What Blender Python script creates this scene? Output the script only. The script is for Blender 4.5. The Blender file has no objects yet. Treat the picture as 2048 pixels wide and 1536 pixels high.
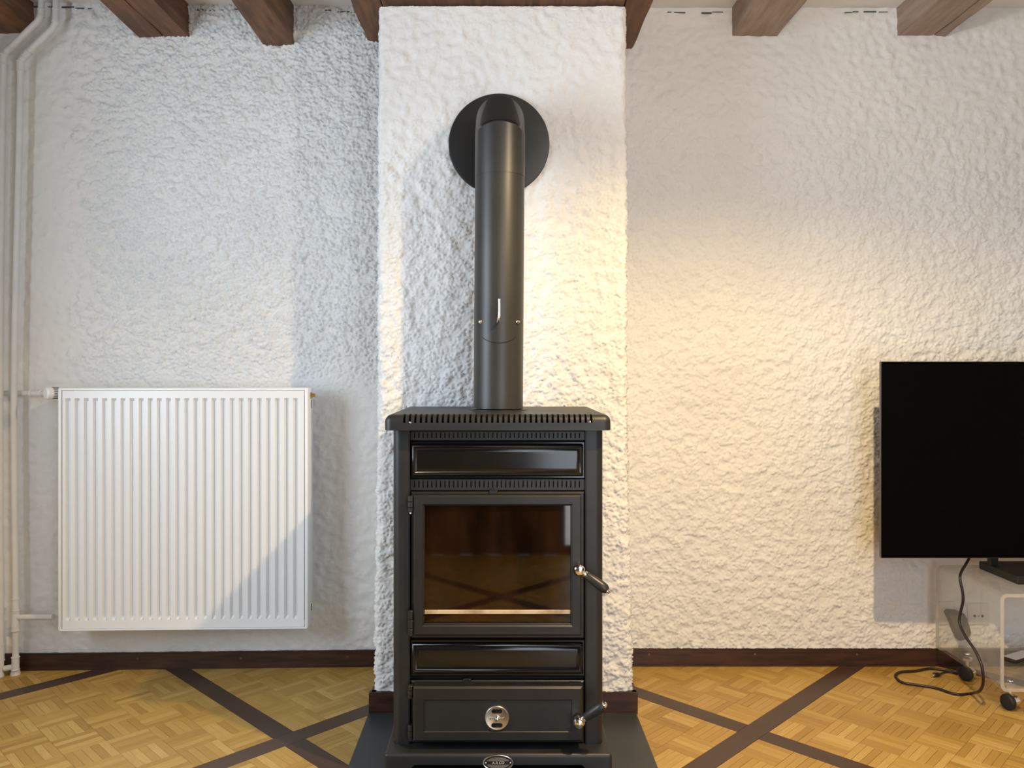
import bpy, bmesh, math, random
import numpy as np
from mathutils import Vector, Matrix, Euler
random.seed(7)
S = bpy.context.scene
C = S.collection
F, CX, CY, H = 1600.0, 1000.0, 740.0, 1.13      # focal length in px of a 2048 frame, principal point, eye height

# ------------------------------------------------------------------ camera, world, lights, exposure
cam = bpy.data.cameras.new('camera')
cam.sensor_width = 36; cam.lens = 36 * F / 2048
cam.shift_x = (1024 - CX) / 2048; cam.shift_y = -(768 - CY) / 2048
cam.clip_start = 0.02
co = bpy.data.objects.new('camera', cam); C.objects.link(co)
co.location = (0, 0, H); co.rotation_euler = (math.pi / 2, 0, 0)
S.camera = co
S.view_settings.view_transform = 'Standard'; S.view_settings.look = 'None'
S.view_settings.gamma = 1; S.view_settings.use_curve_mapping = False
S.view_settings.exposure = 0.0
w = bpy.data.worlds.new('world'); S.world = w; w.use_nodes = True
w.node_tree.nodes['Background'].inputs[0].default_value = (.72, .84, 1, 1)
w.node_tree.nodes['Background'].inputs[1].default_value = 1.0

def light(name, typ, loc, energy, color, target=None, **kw):
    l = bpy.data.lights.new(name, typ); l.energy = energy; l.color = color
    for k, v in kw.items(): setattr(l, k, v)
    o = bpy.data.objects.new(name, l); C.objects.link(o); o.location = loc
    if target is not None:
        o.rotation_euler = (Vector(target) - Vector(loc)).to_track_quat('-Z', 'Y').to_euler()
    return o
LAMP = (.80, 1.42, H + 1.0)
light('pendant_bulb', 'SPOT', LAMP, 90, (1, .72, .33), (LAMP[0], LAMP[1], 0), spot_size=math.radians(160), spot_blend=.40, shadow_soft_size=.02)
light('pendant_reflector', 'SPOT', LAMP, 75, (1, .66, .30), (LAMP[0], LAMP[1], 0), spot_size=math.radians(138), spot_blend=1.0, shadow_soft_size=.02)
light('pendant_shade_glow', 'POINT', LAMP, 21, (1, .86, .70), shadow_soft_size=.035)
light('daylight_left', 'AREA', (-2.02, 1.15, 1.45), 54, (.70, .85, 1), (0, 1.15, 1.42), shape='RECTANGLE', size=1.1, size_y=1.3)
light('daylight_rear', 'AREA', (.90, -.63, 1.08), 29, (.78, .89, 1), (.90, 3, 1.08), shape='RECTANGLE', size=1.0, size_y=2.06)

# ------------------------------------------------------------------ materials
def mat(name, col=(.5, .5, .5), rough=.5, metal=0, **kw):
    m = bpy.data.materials.new(name); m.use_nodes = True
    b = m.node_tree.nodes['Principled BSDF']
    b.inputs['Base Color'].default_value = (*col, 1)
    b.inputs['Roughness'].default_value = rough; b.inputs['Metallic'].default_value = metal
    for k, v in kw.items(): b.inputs[k].default_value = v
    return m
def N(m, t, **kw):
    n = m.node_tree.nodes.new(t)
    for k, v in kw.items():
        if isinstance(k, str) and hasattr(n, k): setattr(n, k, v)
        else: n.inputs[k].default_value = v
    return n
def L(m, a, ao, b, bi): m.node_tree.links.new(a.outputs[ao], b.inputs[bi])
def bsdf(m): return m.node_tree.nodes['Principled BSDF']
def noise(m, scale, detail=4, coord='Object', vec_scale=None):
    tc = N(m, 'ShaderNodeTexCoord'); n = N(m, 'ShaderNodeTexNoise')
    n.inputs['Scale'].default_value = scale; n.inputs['Detail'].default_value = detail
    if vec_scale:
        mp = N(m, 'ShaderNodeMapping'); mp.inputs['Scale'].default_value = vec_scale
        L(m, tc, coord, mp, 0); L(m, mp, 0, n, 'Vector')
    else: L(m, tc, coord, n, 'Vector')
    return n
def ramp(m, src, out, stops):
    r = N(m, 'ShaderNodeValToRGB'); cr = r.color_ramp
    while len(cr.elements) < len(stops): cr.elements.new(.5)
    for e, (p, c) in zip(cr.elements, stops): e.position = p; e.color = (*c, 1)
    L(m, src, out, r, 0); return r
def bump(m, src, out, strength, dist):
    b = N(m, 'ShaderNodeBump'); b.inputs['Strength'].default_value = strength; b.inputs['Distance'].default_value = dist
    L(m, src, out, b, 'Height'); L(m, b, 0, bsdf(m), 'Normal'); return b

def noisy(name, c0, c1, rough, scale=6, detail=5, bs=0, bd=.001, bscale=200, vec_scale=None, metal=0, lo=.35, hi=.65):
    m = mat(name, c0, rough, metal)
    n = noise(m, scale, detail, vec_scale=vec_scale)
    r = ramp(m, n, 0, [(lo, c0), (hi, c1)]); L(m, r, 0, bsdf(m), 'Base Color')
    if bs: bump(m, noise(m, bscale, 3), 0, bs, bd)
    return m
M = {}
M['plaster'] = noisy('white_roughcast_plaster', (.75, .735, .71), (.79, .775, .75), .85, 3, 5, .45, .0015, 210)
M['plaster_smooth'] = noisy('white_ceiling_plaster', (.74, .72, .69), (.78, .76, .73), .8, 4, 5, .2, .001, 60)
M['beam'] = noisy('aged_oak', (.095, .040, .015), (.20, .088, .036), .6, 7, 8, .5, .002, 60, (6, .7, 6))
M['beam_lamplit'] = noisy('lamplit_aged_oak', (.25, .175, .13), (.36, .265, .20), .7, 7, 8, .5, .002, 60, (6, .7, 6))  # same oak, with the wash of lamp light put into a paler colour
M['dark_nut'] = mat('tarnished_steel', (.10, .085, .07), .35, .8)
M['letter'] = mat('pale_lettering', (.55, .48, .40), .5)
M['grey_patch'] = mat('grey_brown_patch', (.10, .085, .07), .6)
M['ledge'] = noisy('ledge_glint_tone', (.62, .45, .27), (.22, .14, .08), .4, 14, 6, lo=.45, hi=.72, vec_scale=(1, 1, 1))  # pale tone stands for light reflected off the steel ledge
M['rear'] = noisy('unseen_dark_wall', (.055, .028, .014), (.10, .05, .025), .5, 4, 6, .1, .001, 60, (6, 6, .6))  # unseen rear wall, dark finish made up to dim reflections in glass and screen
M['skirting'] = noisy('dark_stained_wood', (.028, .011, .007), (.062, .025, .014), .42, 9, 6, .2, .001, 90, (1, 1, 8))
M['rad'] = mat('white_enamel', (.80, .81, .82), .32)
M['rad_dark'] = mat('shadow_gap', (.10, .10, .10), .8)
M['pipe_paint'] = noisy('cream_pipe_paint', (.66, .65, .635), (.72, .71, .695), .45, 12, 4, .15, .001, 80)
M['steel'] = noisy('matt_black_painted_steel', (.011, .0108, .0100), (.016, .0152, .014), .46, 8, 5, .05, .0004, 500)
M['flue'] = noisy('grey_painted_steel', (.040, .038, .035), (.052, .049, .045), .40, 5, 5, .05, .0004, 400)
bsdf(M['flue']).inputs['Metallic'].default_value = .35
M['cast'] = noisy('black_cast_iron', (.010, .0092, .0083), (.015, .0135, .012), .42, 14, 5, .2, .0006, 300)
M['enamel'] = noisy('glossy_black_enamel', (.006, .0057, .0053), (.009, .0083, .0075), .17, 5, 3, .04, .001, 25)
M['plate_metal'] = noisy('dark_floor_sheet_metal', (.026, .029, .032), (.040, .042, .044), .42, 5, 5, .1, .001, 90)
M['black'] = mat('black_void', (.004, .004, .004), .9)
M['chrome'] = mat('chrome', (.86, .82, .78), .12, 1)
M['vent_disc'] = mat('satin_nickel', (.78, .70, .60), .28, 1)
M['bake'] = mat('black_bakelite', (.022, .020, .017), .38)
M['brass'] = mat('brass', (.55, .38, .12), .35, 1)
M['brick'] = noisy('vermiculite', (.26, .12, .05), (.05, .02, .012), .9, 9, 6, .4, .002, 120)
M['ash'] = noisy('pale_ash', (.35, .28, .20), (.16, .11, .07), .95, 20, 6, .8, .004, 90)
M['tv_black'] = mat('black_tv_screen', (.0010, .0009, .0010), .5, **{'Specular IOR Level': .05})
M['tv_edge'] = mat('brushed_tv_edge', (.14, .13, .12), .3, 1)
M['plastic'] = mat('black_plastic', (.012, .011, .010), .45)
M['rubber'] = mat('black_rubber', (.01, .009, .009), .6)
M['cable'] = mat('dark_cable_sheath', (.018, .009, .010), .4)
M['socket'] = mat('white_socket_plastic', (.70, .67, .62), .35)

# soot-stained stove glass
m = M['glass'] = bpy.data.materials.new('sooty_stove_glass'); m.use_nodes = True
nt = m.node_tree; nt.nodes.remove(nt.nodes['Principled BSDF']); out = nt.nodes['Material Output']
tr = N(m, 'ShaderNodeBsdfTransparent'); gl = N(m, 'ShaderNodeBsdfGlossy'); gl.inputs['Roughness'].default_value = .035
gl.inputs['Color'].default_value = (1, .93, .85, 1)
fr = N(m, 'ShaderNodeFresnel'); fr.inputs[0].default_value = 1.65
gg = N(m, 'ShaderNodeNewGeometry'); iv = N(m, 'ShaderNodeMath', operation='SUBTRACT'); iv.inputs[0].default_value = 1; L(m, gg, 'Backfacing', iv, 1)
ff = N(m, 'ShaderNodeMath', operation='MULTIPLY'); L(m, fr, 0, ff, 0); L(m, iv, 0, ff, 1)
mx = N(m, 'ShaderNodeMixShader'); L(m, ff, 0, mx, 0); L(m, tr, 0, mx, 1); L(m, gl, 0, mx, 2)
n = noise(m, 5, 5, vec_scale=(1.6, 1, .8)); r = ramp(m, n, 0, [(.38, (.05, .015, .006)), (.52, (.25, .10, .04)), (.68, (.70, .45, .24))])
L(m, r, 0, tr, 0)
df = N(m, 'ShaderNodeBsdfDiffuse'); df.inputs[0].default_value = (.11, .045, .018, 1)
n2 = noise(m, 7, 6, vec_scale=(1.5, 1, .45)); r2 = ramp(m, n2, 0, [(.4, (.02, .02, .02)), (.75, (.20, .20, .20))])
mx2 = N(m, 'ShaderNodeMixShader'); L(m, r2, 0, mx2, 0); L(m, mx, 0, mx2, 1); L(m, df, 0, mx2, 2); L(m, mx2, 0, out, 0)

# acrylic: thin clear slabs with bright edges
m = M['acrylic'] = bpy.data.materials.new('clear_acrylic'); m.use_nodes = True
nt = m.node_tree; nt.nodes.remove(nt.nodes['Principled BSDF']); out = nt.nodes['Material Output']
tr = N(m, 'ShaderNodeBsdfTransparent'); tr.inputs[0].default_value = (.975, .965, .95, 1)
gl = N(m, 'ShaderNodeBsdfGlossy'); gl.inputs['Roughness'].default_value = .06
fr = N(m, 'ShaderNodeFresnel'); fr.inputs[0].default_value = 1.32
gg = N(m, 'ShaderNodeNewGeometry'); iv = N(m, 'ShaderNodeMath', operation='SUBTRACT'); iv.inputs[0].default_value = 1; L(m, gg, 'Backfacing', iv, 1)
ff = N(m, 'ShaderNodeMath', operation='MULTIPLY'); L(m, fr, 0, ff, 0); L(m, iv, 0, ff, 1)
mx = N(m, 'ShaderNodeMixShader'); L(m, ff, 0, mx, 0); L(m, tr, 0, mx, 1); L(m, gl, 0, mx, 2)
df = N(m, 'ShaderNodeBsdfDiffuse'); df.inputs[0].default_value = (.8, .78, .74, 1)
mx2 = N(m, 'ShaderNodeMixShader'); mx2.inputs[0].default_value = .065; L(m, mx, 0, mx2, 1); L(m, df, 0, mx2, 2); L(m, mx2, 0, out, 0)
m = M['acrylic_edge'] = bpy.data.materials.new('frosted_acrylic_edge'); m.use_nodes = True
nt = m.node_tree; b = nt.nodes['Principled BSDF']; out = nt.nodes['Material Output']
b.inputs['Base Color'].default_value = (.80, .77, .70, 1); b.inputs['Roughness'].default_value = .15
tr = N(m, 'ShaderNodeBsdfTransparent'); tr.inputs[0].default_value = (.9, .88, .84, 1)
mx = N(m, 'ShaderNodeMixShader'); mx.inputs[0].default_value = .34; L(m, tr, 0, mx, 1); L(m, b, 0, mx, 2); L(m, mx, 0, out, 0)

# parquet wood: grain runs along UV.x, tone per finger
def wood(name, stops, rough, streak=(3, 60, 1), tone=1.0):
    m = mat(name, (.5, .3, .1), rough)
    gi = N(m, 'ShaderNodeNewGeometry'); oi = N(m, 'ShaderNodeObjectInfo')
    ad = N(m, 'ShaderNodeMath', operation='ADD'); L(m, gi, 'Random Per Island', ad, 0); L(m, oi, 'Random', ad, 1)
    fc = N(m, 'ShaderNodeMath', operation='FRACT'); L(m, ad, 0, fc, 0)
    uv = N(m, 'ShaderNodeUVMap')
    cb = N(m, 'ShaderNodeCombineXYZ'); mu = N(m, 'ShaderNodeMath', operation='MULTIPLY'); mu.inputs[1].default_value = 37
    L(m, fc, 0, mu, 0); L(m, mu, 0, cb, 0); L(m, mu, 0, cb, 1)
    va = N(m, 'ShaderNodeVectorMath', operation='ADD'); L(m, uv, 0, va, 0); L(m, cb, 0, va, 1)
    mp = N(m, 'ShaderNodeMapping'); mp.inputs['Scale'].default_value = streak; L(m, va, 0, mp, 0)
    n = N(m, 'ShaderNodeTexNoise'); n.inputs['Scale'].default_value = 5; n.inputs['Detail'].default_value = 6; L(m, mp, 0, n, 'Vector')
    mixv = N(m, 'ShaderNodeMath', operation='MULTIPLY_ADD'); mixv.inputs[1].default_value = .55
    sc = N(m, 'ShaderNodeMath', operation='MULTIPLY'); sc.inputs[1].default_value = .46 * tone; L(m, fc, 0, sc, 0)
    L(m, n, 0, mixv, 0); L(m, sc, 0, mixv, 2)
    r = ramp(m, mixv, 0, stops); L(m, r, 0, bsdf(m), 'Base Color')
    big = noise(m, 2.2, 4); rr = ramp(m, big, 0, [(.35, (rough - .06,) * 3), (.7, (rough + .12,) * 3)]); L(m, rr, 0, bsdf(m), 'Roughness')
    bump(m, n, 0, .12, .0006)
    return m
M['parquet'] = wood('oak_parquet', [(.15, (.30, .162, .030)), (.38, (.40, .235, .048)), (.62, (.46, .285, .068)), (.82, (.58, .39, .13))], .36)
M['strip'] = wood('dark_stained_parquet', [(.2, (.040, .020, .012)), (.6, (.062, .033, .020)), (.9, (.085, .046, .028))], .38)
M['joint'] = mat('dark_floor_joint', (.12, .06, .02), .9)

# ------------------------------------------------------------------ object helpers
def tag(o, label=None, cat=None, group=None, kind=None):
    if label: o['label'] = label
    if cat: o['category'] = cat
    if group: o['group'] = group
    if kind: o['kind'] = kind
    return o
def thing(name, loc, label, cat, group=None, rz=0):
    o = bpy.data.objects.new(name, None); C.objects.link(o); o.location = loc; o.rotation_euler = (0, 0, rz)
    o.empty_display_size = .05
    return tag(o, label, cat, group)
def wloc(o):
    v = Vector((0, 0, 0))
    while o: v += o.location; o = o.parent
    return v
def link(name, me, material, parent=None, world=True, smooth=None):
    """world: the vertices are world coordinates (roots are only translated)"""
    o = bpy.data.objects.new(name, me); C.objects.link(o)
    if material:
        me.materials.clear()
        for mm in (material if isinstance(material, (list, tuple)) else [material]): me.materials.append(mm)
    if smooth is not None:
        me.shade_smooth(); me.set_sharp_from_angle(angle=math.radians(smooth))
    if parent:
        o.parent = parent
        if world: me.transform(Matrix.Translation(-wloc(parent)))
    return o
def obj(name, bm, material, parent=None, world=True, smooth=35):
    bmesh.ops.recalc_face_normals(bm, faces=bm.faces)
    me = bpy.data.meshes.new(name); bm.normal_update(); bm.to_mesh(me); bm.free()
    return link(name, me, material, parent, world, smooth)
def BM(): return bmesh.new()
def box(bm, x0, x1, y0, y1, z0, z1, bev=0, seg=2, mi=0):
    r = bmesh.ops.create_cube(bm, size=1)
    vs = r['verts']
    for v in vs:
        v.co = Vector(((x0 + x1) / 2 + v.co.x * (x1 - x0), (y0 + y1) / 2 + v.co.y * (y1 - y0), (z0 + z1) / 2 + v.co.z * (z1 - z0)))
    fs = {f for v in vs for f in v.link_faces}
    for f in fs: f.material_index = mi
    if bev:
        es = list({e for v in vs for e in v.link_edges})
        bmesh.ops.bevel(bm, geom=es, offset=bev, segments=seg, profile=.5, affect='EDGES')
    return bm
def fx(px, Z): return (px - CX) / F * Z
def fz(py, Z): return H - (py - CY) / F * Z
def P(px, py, Z): return Vector((fx(px, Z), Z, fz(py, Z)))
def G(px, py, h=0):     # point on the floor (or a plane at height h) under a pixel
    Z = (H - h) * F / (py - CY); return Vector((fx(px, Z), Z, h))
def pbox(bm, x0, x1, y0, y1, Zf, Zb, bev=0, seg=2):
    return box(bm, fx(x0, Zf), fx(x1, Zf), Zf, Zb, fz(y1, Zf), fz(y0, Zf), bev, seg)
def tube(bm, pts, r, n=16, cap=True, mitre=True):
    pts = [Vector(p) for p in pts]; rs = r if isinstance(r, (list, tuple)) else [r] * len(pts)
    rings = []; up = None
    for i, p in enumerate(pts):
        d0 = (p - pts[i - 1]).normalized() if i else None
        d1 = (pts[i + 1] - p).normalized() if i < len(pts) - 1 else None
        d = (d0 + d1).normalized() if d0 and d1 else (d0 or d1)
        if up is None:
            up = Vector((1, 0, 0)) if abs(d.x) < .8 else Vector((0, 0, 1))
        s = (up - d * up.dot(d)).normalized(); t = d.cross(s); up = s
        k = 1.0; bd = None
        if mitre and d0 and d1:
            c = d0.dot(d1)
            if c < .9999:
                k = 1 / max(.4, math.sqrt((1 + c) / 2)); bd = (d1 - d0).normalized()
        ring = []
        for j in range(n):
            a = 2 * math.pi * j / n
            o = (s * math.cos(a) + t * math.sin(a)) * rs[i]
            if bd is not None: o += bd * (o.dot(bd)) * (k - 1)
            ring.append(bm.verts.new(p + o))
        rings.append(ring)
    for a, b in zip(rings, rings[1:]):
        for j in range(n): bm.faces.new((a[j], a[(j + 1) % n], b[(j + 1) % n], b[j]))
    if cap:
        bm.faces.new(list(reversed(rings[0]))); bm.faces.new(rings[-1])
    return bm
def spline(pts, per=6):
    pts = [Vector(p) for p in pts]; out = []
    for i in range(len(pts) - 1):
        p0 = pts[max(i - 1, 0)]; p1 = pts[i]; p2 = pts[i + 1]; p3 = pts[min(i + 2, len(pts) - 1)]
        for k in range(per):
            t = k / per
            out.append(.5 * ((2 * p1) + (p2 - p0) * t + (2 * p0 - 5 * p1 + 4 * p2 - p3) * t * t + (3 * p1 - p0 - 3 * p2 + p3) * t ** 3))
    out.append(pts[-1]); return out
def lathe(bm, c, axis, prof, n=32, cap=True):
    """prof: (radius, distance along axis)"""
    c = Vector(c); axis = Vector(axis).normalized(); pts = [c + axis * h for _, h in prof]
    s = axis.orthogonal().normalized(); t = axis.cross(s); rings = []
    for (r, h), p in zip(prof, pts):
        rings.append([bm.verts.new(p + (s * math.cos(2 * math.pi * j / n) + t * math.sin(2 * math.pi * j / n)) * max(r, 1e-5)) for j in range(n)])
    for a, b in zip(rings, rings[1:]):
        for j in range(n): bm.faces.new((a[j], a[(j + 1) % n], b[(j + 1) % n], b[j]))
    if cap: bm.faces.new(list(reversed(rings[0]))); bm.faces.new(rings[-1])
    return bm
def frame_ring(bm, o, i, Yf, Yb, ch=.004, och=.003):
    """rectangular frame facing -y: o, i = (x0,x1,z0,z1)"""
    def rect(r, g, y): x0, x1, z0, z1 = r; return [bm.verts.new((x, y, z)) for x, z in ((x0 + g, z0 + g), (x1 - g, z0 + g), (x1 - g, z1 - g), (x0 + g, z1 - g))]
    loops = [rect(o, 0, Yb), rect(o, 0, Yf + och), rect(o, och, Yf), rect(i, -ch, Yf), rect(i, 0, Yf + ch), rect(i, 0, Yb)]
    for a, b in zip(loops, loops[1:] + loops[:1]):
        for j in range(4): bm.faces.new((a[j], a[(j + 1) % 4], b[(j + 1) % 4], b[j]))
    bmesh.ops.recalc_face_normals(bm, faces=bm.faces); return bm
def cut(bm, cutter):
    """boolean difference, result as a new bmesh"""
    for q in (bm, cutter): bmesh.ops.recalc_face_normals(q, faces=q.faces)
    a = bpy.data.meshes.new('t'); bm.normal_update(); bm.to_mesh(a); bm.free()
    b = bpy.data.meshes.new('t'); cutter.to_mesh(b); cutter.free()
    oa = bpy.data.objects.new('t', a); ob = bpy.data.objects.new('t', b); C.objects.link(oa); C.objects.link(ob)
    md = oa.modifiers.new('b', 'BOOLEAN'); md.operation = 'DIFFERENCE'; md.object = ob; md.solver = 'EXACT'; md.use_self = True
    dg = bpy.context.evaluated_depsgraph_get(); ev = oa.evaluated_get(dg)
    r = bmesh.new(); r.from_mesh(ev.to_mesh()); ev.to_mesh_clear()
    bpy.data.objects.remove(oa); bpy.data.objects.remove(ob); bpy.data.meshes.remove(a); bpy.data.meshes.remove(b)
    return r

# ------------------------------------------------------------------ plaster relief
def fnoise(ny, nx, d, lmin, lmax, seed, ang=0, aniso=1.0):
    rng = np.random.default_rng(seed); w_ = rng.standard_normal((ny, nx))
    fy = np.fft.fftfreq(ny, d)[:, None]; fx_ = np.fft.rfftfreq(nx, d)[None, :]
    a = math.radians(ang); u = fx_ * math.cos(a) + fy * math.sin(a); v = (-fx_ * math.sin(a) + fy * math.cos(a)) * aniso
    f = np.sqrt(u * u + v * v)
    flt = np.exp(-(f * lmin / 1.0) ** 2 / 2) * (1 - np.exp(-(f * lmax) ** 2 / 2))
    r = np.fft.irfft2(np.fft.rfft2(w_) * flt, s=(ny, nx)); r -= r.mean(); return r / r.std()
def sm(x, a, b):
    t = np.clip((x - a) / (b - a), 0, 1); return t * t * (3 - 2 * t)
def relief(ny, nx, d, seed, ang, aniso=1.0, lo=.007, hi=.020, A=.0036):
    n1 = fnoise(ny, nx, d, lo, hi, seed, ang, aniso)
    n2 = fnoise(ny, nx, d, lo * 1.8, hi * 2.6, seed + 1, ang, aniso)
    n3 = fnoise(ny, nx, d, .05, .4, seed + 2)
    dens = .55 + .45 * sm(n3 + .5 * n2, -1.2, .8)
    return (sm(n1, -1.3, 1.5) * A + sm(n2, -.6, 1.4) * A * .8) * dens, n3
def grid_mesh(name, V, nu, nv):
    """V: (nv,nu,3)"""
    me = bpy.data.meshes.new(name); V = V.reshape(-1, 3).astype(np.float32)
    i = np.arange(nv - 1)[:, None] * nu + np.arange(nu - 1)[None, :]
    q = np.stack([i, i + 1, i + nu + 1, i + nu], -1).reshape(-1, 4).astype(np.int32)
    me.vertices.add(len(V)); me.vertices.foreach_set('co', V.ravel())
    me.loops.add(q.size); me.loops.foreach_set('vertex_index', q.ravel())
    me.polygons.add(len(q)); me.polygons.foreach_set('loop_start', np.arange(0, q.size, 4, dtype=np.int32))
    me.update(calc_edges=True); me.shade_smooth(); return me

XL, XR, YR, ZC = -1.98, 3.3, -.6, 2.515       # room: left, right, rear, ceiling height
YW = 3.06                                       # back wall
def ywl(X): return 3.058 + (X + .4) * .030      # left half of the back wall is turned a little
D = .0042
# left of the chimney
nx = int((1.66) / D); ny = int(2.53 / D)
X = (-1.99 + np.arange(nx) * D)[None, :].repeat(ny, 0); Zv = (np.arange(ny) * D)[:, None].repeat(nx, 1)
h, low = relief(ny, nx, D, 3, 48, 2.1, .0054, .015, .0088)
Yb = 3.058 + (X + .4) * .030
pxl = CX + X / Yb * F; pyl = CY - (Zv - H) / Yb * F
rough = .05 + .95 * sm(pxl + low * 22, 110, 240) * sm(-pyl - low * 18, -830, -700)
rough = np.maximum(rough, .12 * sm(pxl, 60, 140))
V = np.stack([X, Yb - h * rough * 1.0 - low * .0012, Zv], -1)
tag(link('wall_back', grid_mesh('wall_back', V, nx, ny), M['plaster']), kind='structure')
# right of the chimney
nx = int(1.80 / D); X = (.33 + np.arange(nx) * D)[None, :].repeat(ny, 0); Zv = (np.arange(ny) * D)[:, None].repeat(nx, 1)
h, low = relief(ny, nx, D, 13, -12, 1.3, .0062, .020, .0046)
pxl = CX + X / YW * F; pyl = CY - (Zv - H) / YW * F
rough = .16 + .84 * sm(pyl + low * 40 - (pxl - 1253) * .10, 60, 420)
rough *= .12 + .88 * (1 - sm(pxl, 1838, 1856) * sm(pyl, 1080, 1125) * sm(-pyl, -1262, -1248))
ridge = .004 * np.exp(-((pxl - 1853) / 3.0) ** 2) * sm(pyl, 1125, 1140) * sm(-pyl, -1262, -1252)
V = np.stack([X, YW - h * rough - low * .0014 - ridge, Zv], -1)
tag(link('wall_right_of_chimney', grid_mesh('wall_right_of_chimney', V, nx, ny), M['plaster']), kind='structure')
bm = BM(); box(bm, .33 + (nx - 1) * D, XR, YW, YW + .1, 0, 2.53); tag(obj('wall_far_right', bm, M['plaster']), kind='structure')
# chimney breast: one skin round its three sides
BF = 2.643; XA, XB = -.401, .4175
d1 = 3.08 - BF; wd = XB - XA; tot = 2 * d1 + wd; nx = int(tot / D); s = np.arange(nx) / (nx - 1) * tot
R = .012
bx = np.where(s < d1, XA, np.where(s > d1 + wd, XB, XA + s - d1)); by = np.where(s < d1, 3.08 - s, np.where(s > d1 + wd, BF + s - d1 - wd, BF))
nxv = np.where(s < d1, -1.0, np.where(s > d1 + wd, 1.0, 0.0)); nyv = np.where((s >= d1) & (s <= d1 + wd), -1.0, 0.0)
k = 5; ker = np.ones(2 * k + 1) / (2 * k + 1)
def bl(a): return np.convolve(np.pad(a, k, mode='edge'), ker, 'valid')
bxs, bys, nxs, nys = bl(bx), bl(by), bl(nxv), bl(nyv); nn = np.hypot(nxs, nys); nxs, nys = nxs / nn, nys / nn
ZT = 2.338; ny = int(ZT / D)
Zv = (np.arange(ny) * D)[:, None].repeat(nx, 1)
h, low = relief(ny, nx, D, 33, 75, .75, .0060, .018, .0048)
py = CY - (Zv - H) / BF * F
rough = .35 + .75 * sm(py + low * 30, 150, 520)
h = h * rough + low * .0014
flare = sm(py, 760, 1400); off = np.where(bxs < 0, -.011, .018)[None, :] * flare * np.clip(np.abs(bxs)[None, :] / .4, 0, 1) ** 3
V = np.stack([bxs[None, :] + nxs[None, :] * h + off, bys[None, :] + nys[None, :] * h, Zv], -1)
tag(link('wall_chimney', grid_mesh('wall_chimney', V, nx, ny), M['plaster']), kind='structure')
bm = BM(); box(bm, XA + .01, XB - .01, BF + .06, 3.1, ZT - .05, 2.53); tag(obj('wall_chimney_top', bm, M['plaster']), kind='structure')

# other walls, ceiling
def wall_with_opening(name, along, c, a0, a1, o0, o1, oz0, oz1, th, material=None):
    bm = BM()
    for (p0, p1, z0, z1) in ((a0, o0, 0, ZC), (o1, a1, 0, ZC), (o0, o1, 0, oz0), (o0, o1, oz1, ZC)):
        if p1 - p0 < .001 or z1 - z0 < .001: continue
        if along == 'y': box(bm, min(c, c + th), max(c, c + th), p0, p1, z0, z1)
        else: box(bm, p0, p1, min(c, c + th), max(c, c + th), z0, z1)
    return tag(obj(name, bm, material or M['plaster_smooth']), kind='structure')
wall_with_opening('wall_left', 'y', XL, YR, 3.1, .60, 1.70, .80, 2.10, -.2)
wall_with_opening('wall_rear', 'x', YR, XL, XR, .40, 1.40, .02, 2.12, -.2, M['rear'])
bm = BM(); box(bm, XR, XR + .2, YR, 3.1, 0, ZC); tag(obj('wall_right', bm, M['plaster_smooth']), kind='structure')
bm = BM(); box(bm, XL - .2, XR + .2, YR - .2, 3.2, ZC, ZC + .1); tag(obj('ceiling', bm, M['plaster_smooth']), kind='structure')
for nm, pts in (('window_1', [('y', XL - .12, XL - .07, .60, 1.70, .80, 2.10)]), ('window_2', [('x', YR - .12, YR - .07, .40, 1.40, .02, 2.12)])):
    al, c0, c1, a0, a1, z0, z1 = pts[0]; bm = BM()
    for (p0, p1, q0, q1) in ((a0, a0 + .06, z0, z1), (a1 - .06, a1, z0, z1), (a0, a1, z0, z0 + .06), (a0, a1, z1 - .06, z1), ((a0 + a1) / 2 - .03, (a0 + a1) / 2 + .03, z0, z1)):
        if al == 'y': box(bm, c0, c1, p0, p1, q0, q1)
        else: box(bm, p0, p1, c0, c1, q0, q1)
    tag(obj(nm, bm, M['rad']), kind='structure')

# ------------------------------------------------------------------ floor: basket-weave parquet between dark strips
bm = BM(); box(bm, XL, XR, YR, 3.08, -.06, -.0045)
floor = tag(obj('floor', bm, M['joint']), kind='structure')
def finger_mesh(name, ln, wd):
    me = bpy.data.meshes.new(name); b = BM(); g = .00035; t = .0006
    a, c = ln / 2 - g, wd / 2 - g
    lo = [b.verts.new(v) for v in ((-a, -c, -.006), (a, -c, -.006), (a, c, -.006), (-a, c, -.006))]
    mi = [b.verts.new((v.co.x, v.co.y, -t)) for v in lo]
    hi = [b.verts.new((v.co.x - math.copysign(t, v.co.x), v.co.y - math.copysign(t, v.co.y), 0)) for v in lo]
    for p, q in ((lo, mi), (mi, hi)):
        for j in range(4): b.faces.new((p[j], p[(j + 1) % 4], q[(j + 1) % 4], q[j]))
    b.faces.new(hi)
    uvl = b.loops.layers.uv.new('UVMap')
    for f in b.faces:
        for l in f.loops: l[uvl].uv = (l.vert.co.x, l.vert.co.y)
    b.to_mesh(me); b.free(); return me
US = [1.278 + 1.048 * k for k in range(-3, 4)]
VS = [1.208 - .985 * 3, 1.208 - .985 * 2, 1.208 - .985, 1.208, 2.191, 3.182, 4.17, 5.15]
US = [-1.866, -.818, .230, 1.278, 2.326, 3.374, 4.422]
SW = .070
fingers = []
def uv2(u, v): return ((u - v) / math.sqrt(2), (u + v) / math.sqrt(2))
def inside(x, y, mg=.0):
    if x < XL + mg or x > XR - mg or y < YR + mg: return False
    if XA + .05 < x < XB - .05: return y < BF + .07
    return y < (ywl(x) if x < 0 else YW) + .06
sizes = {}
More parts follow.
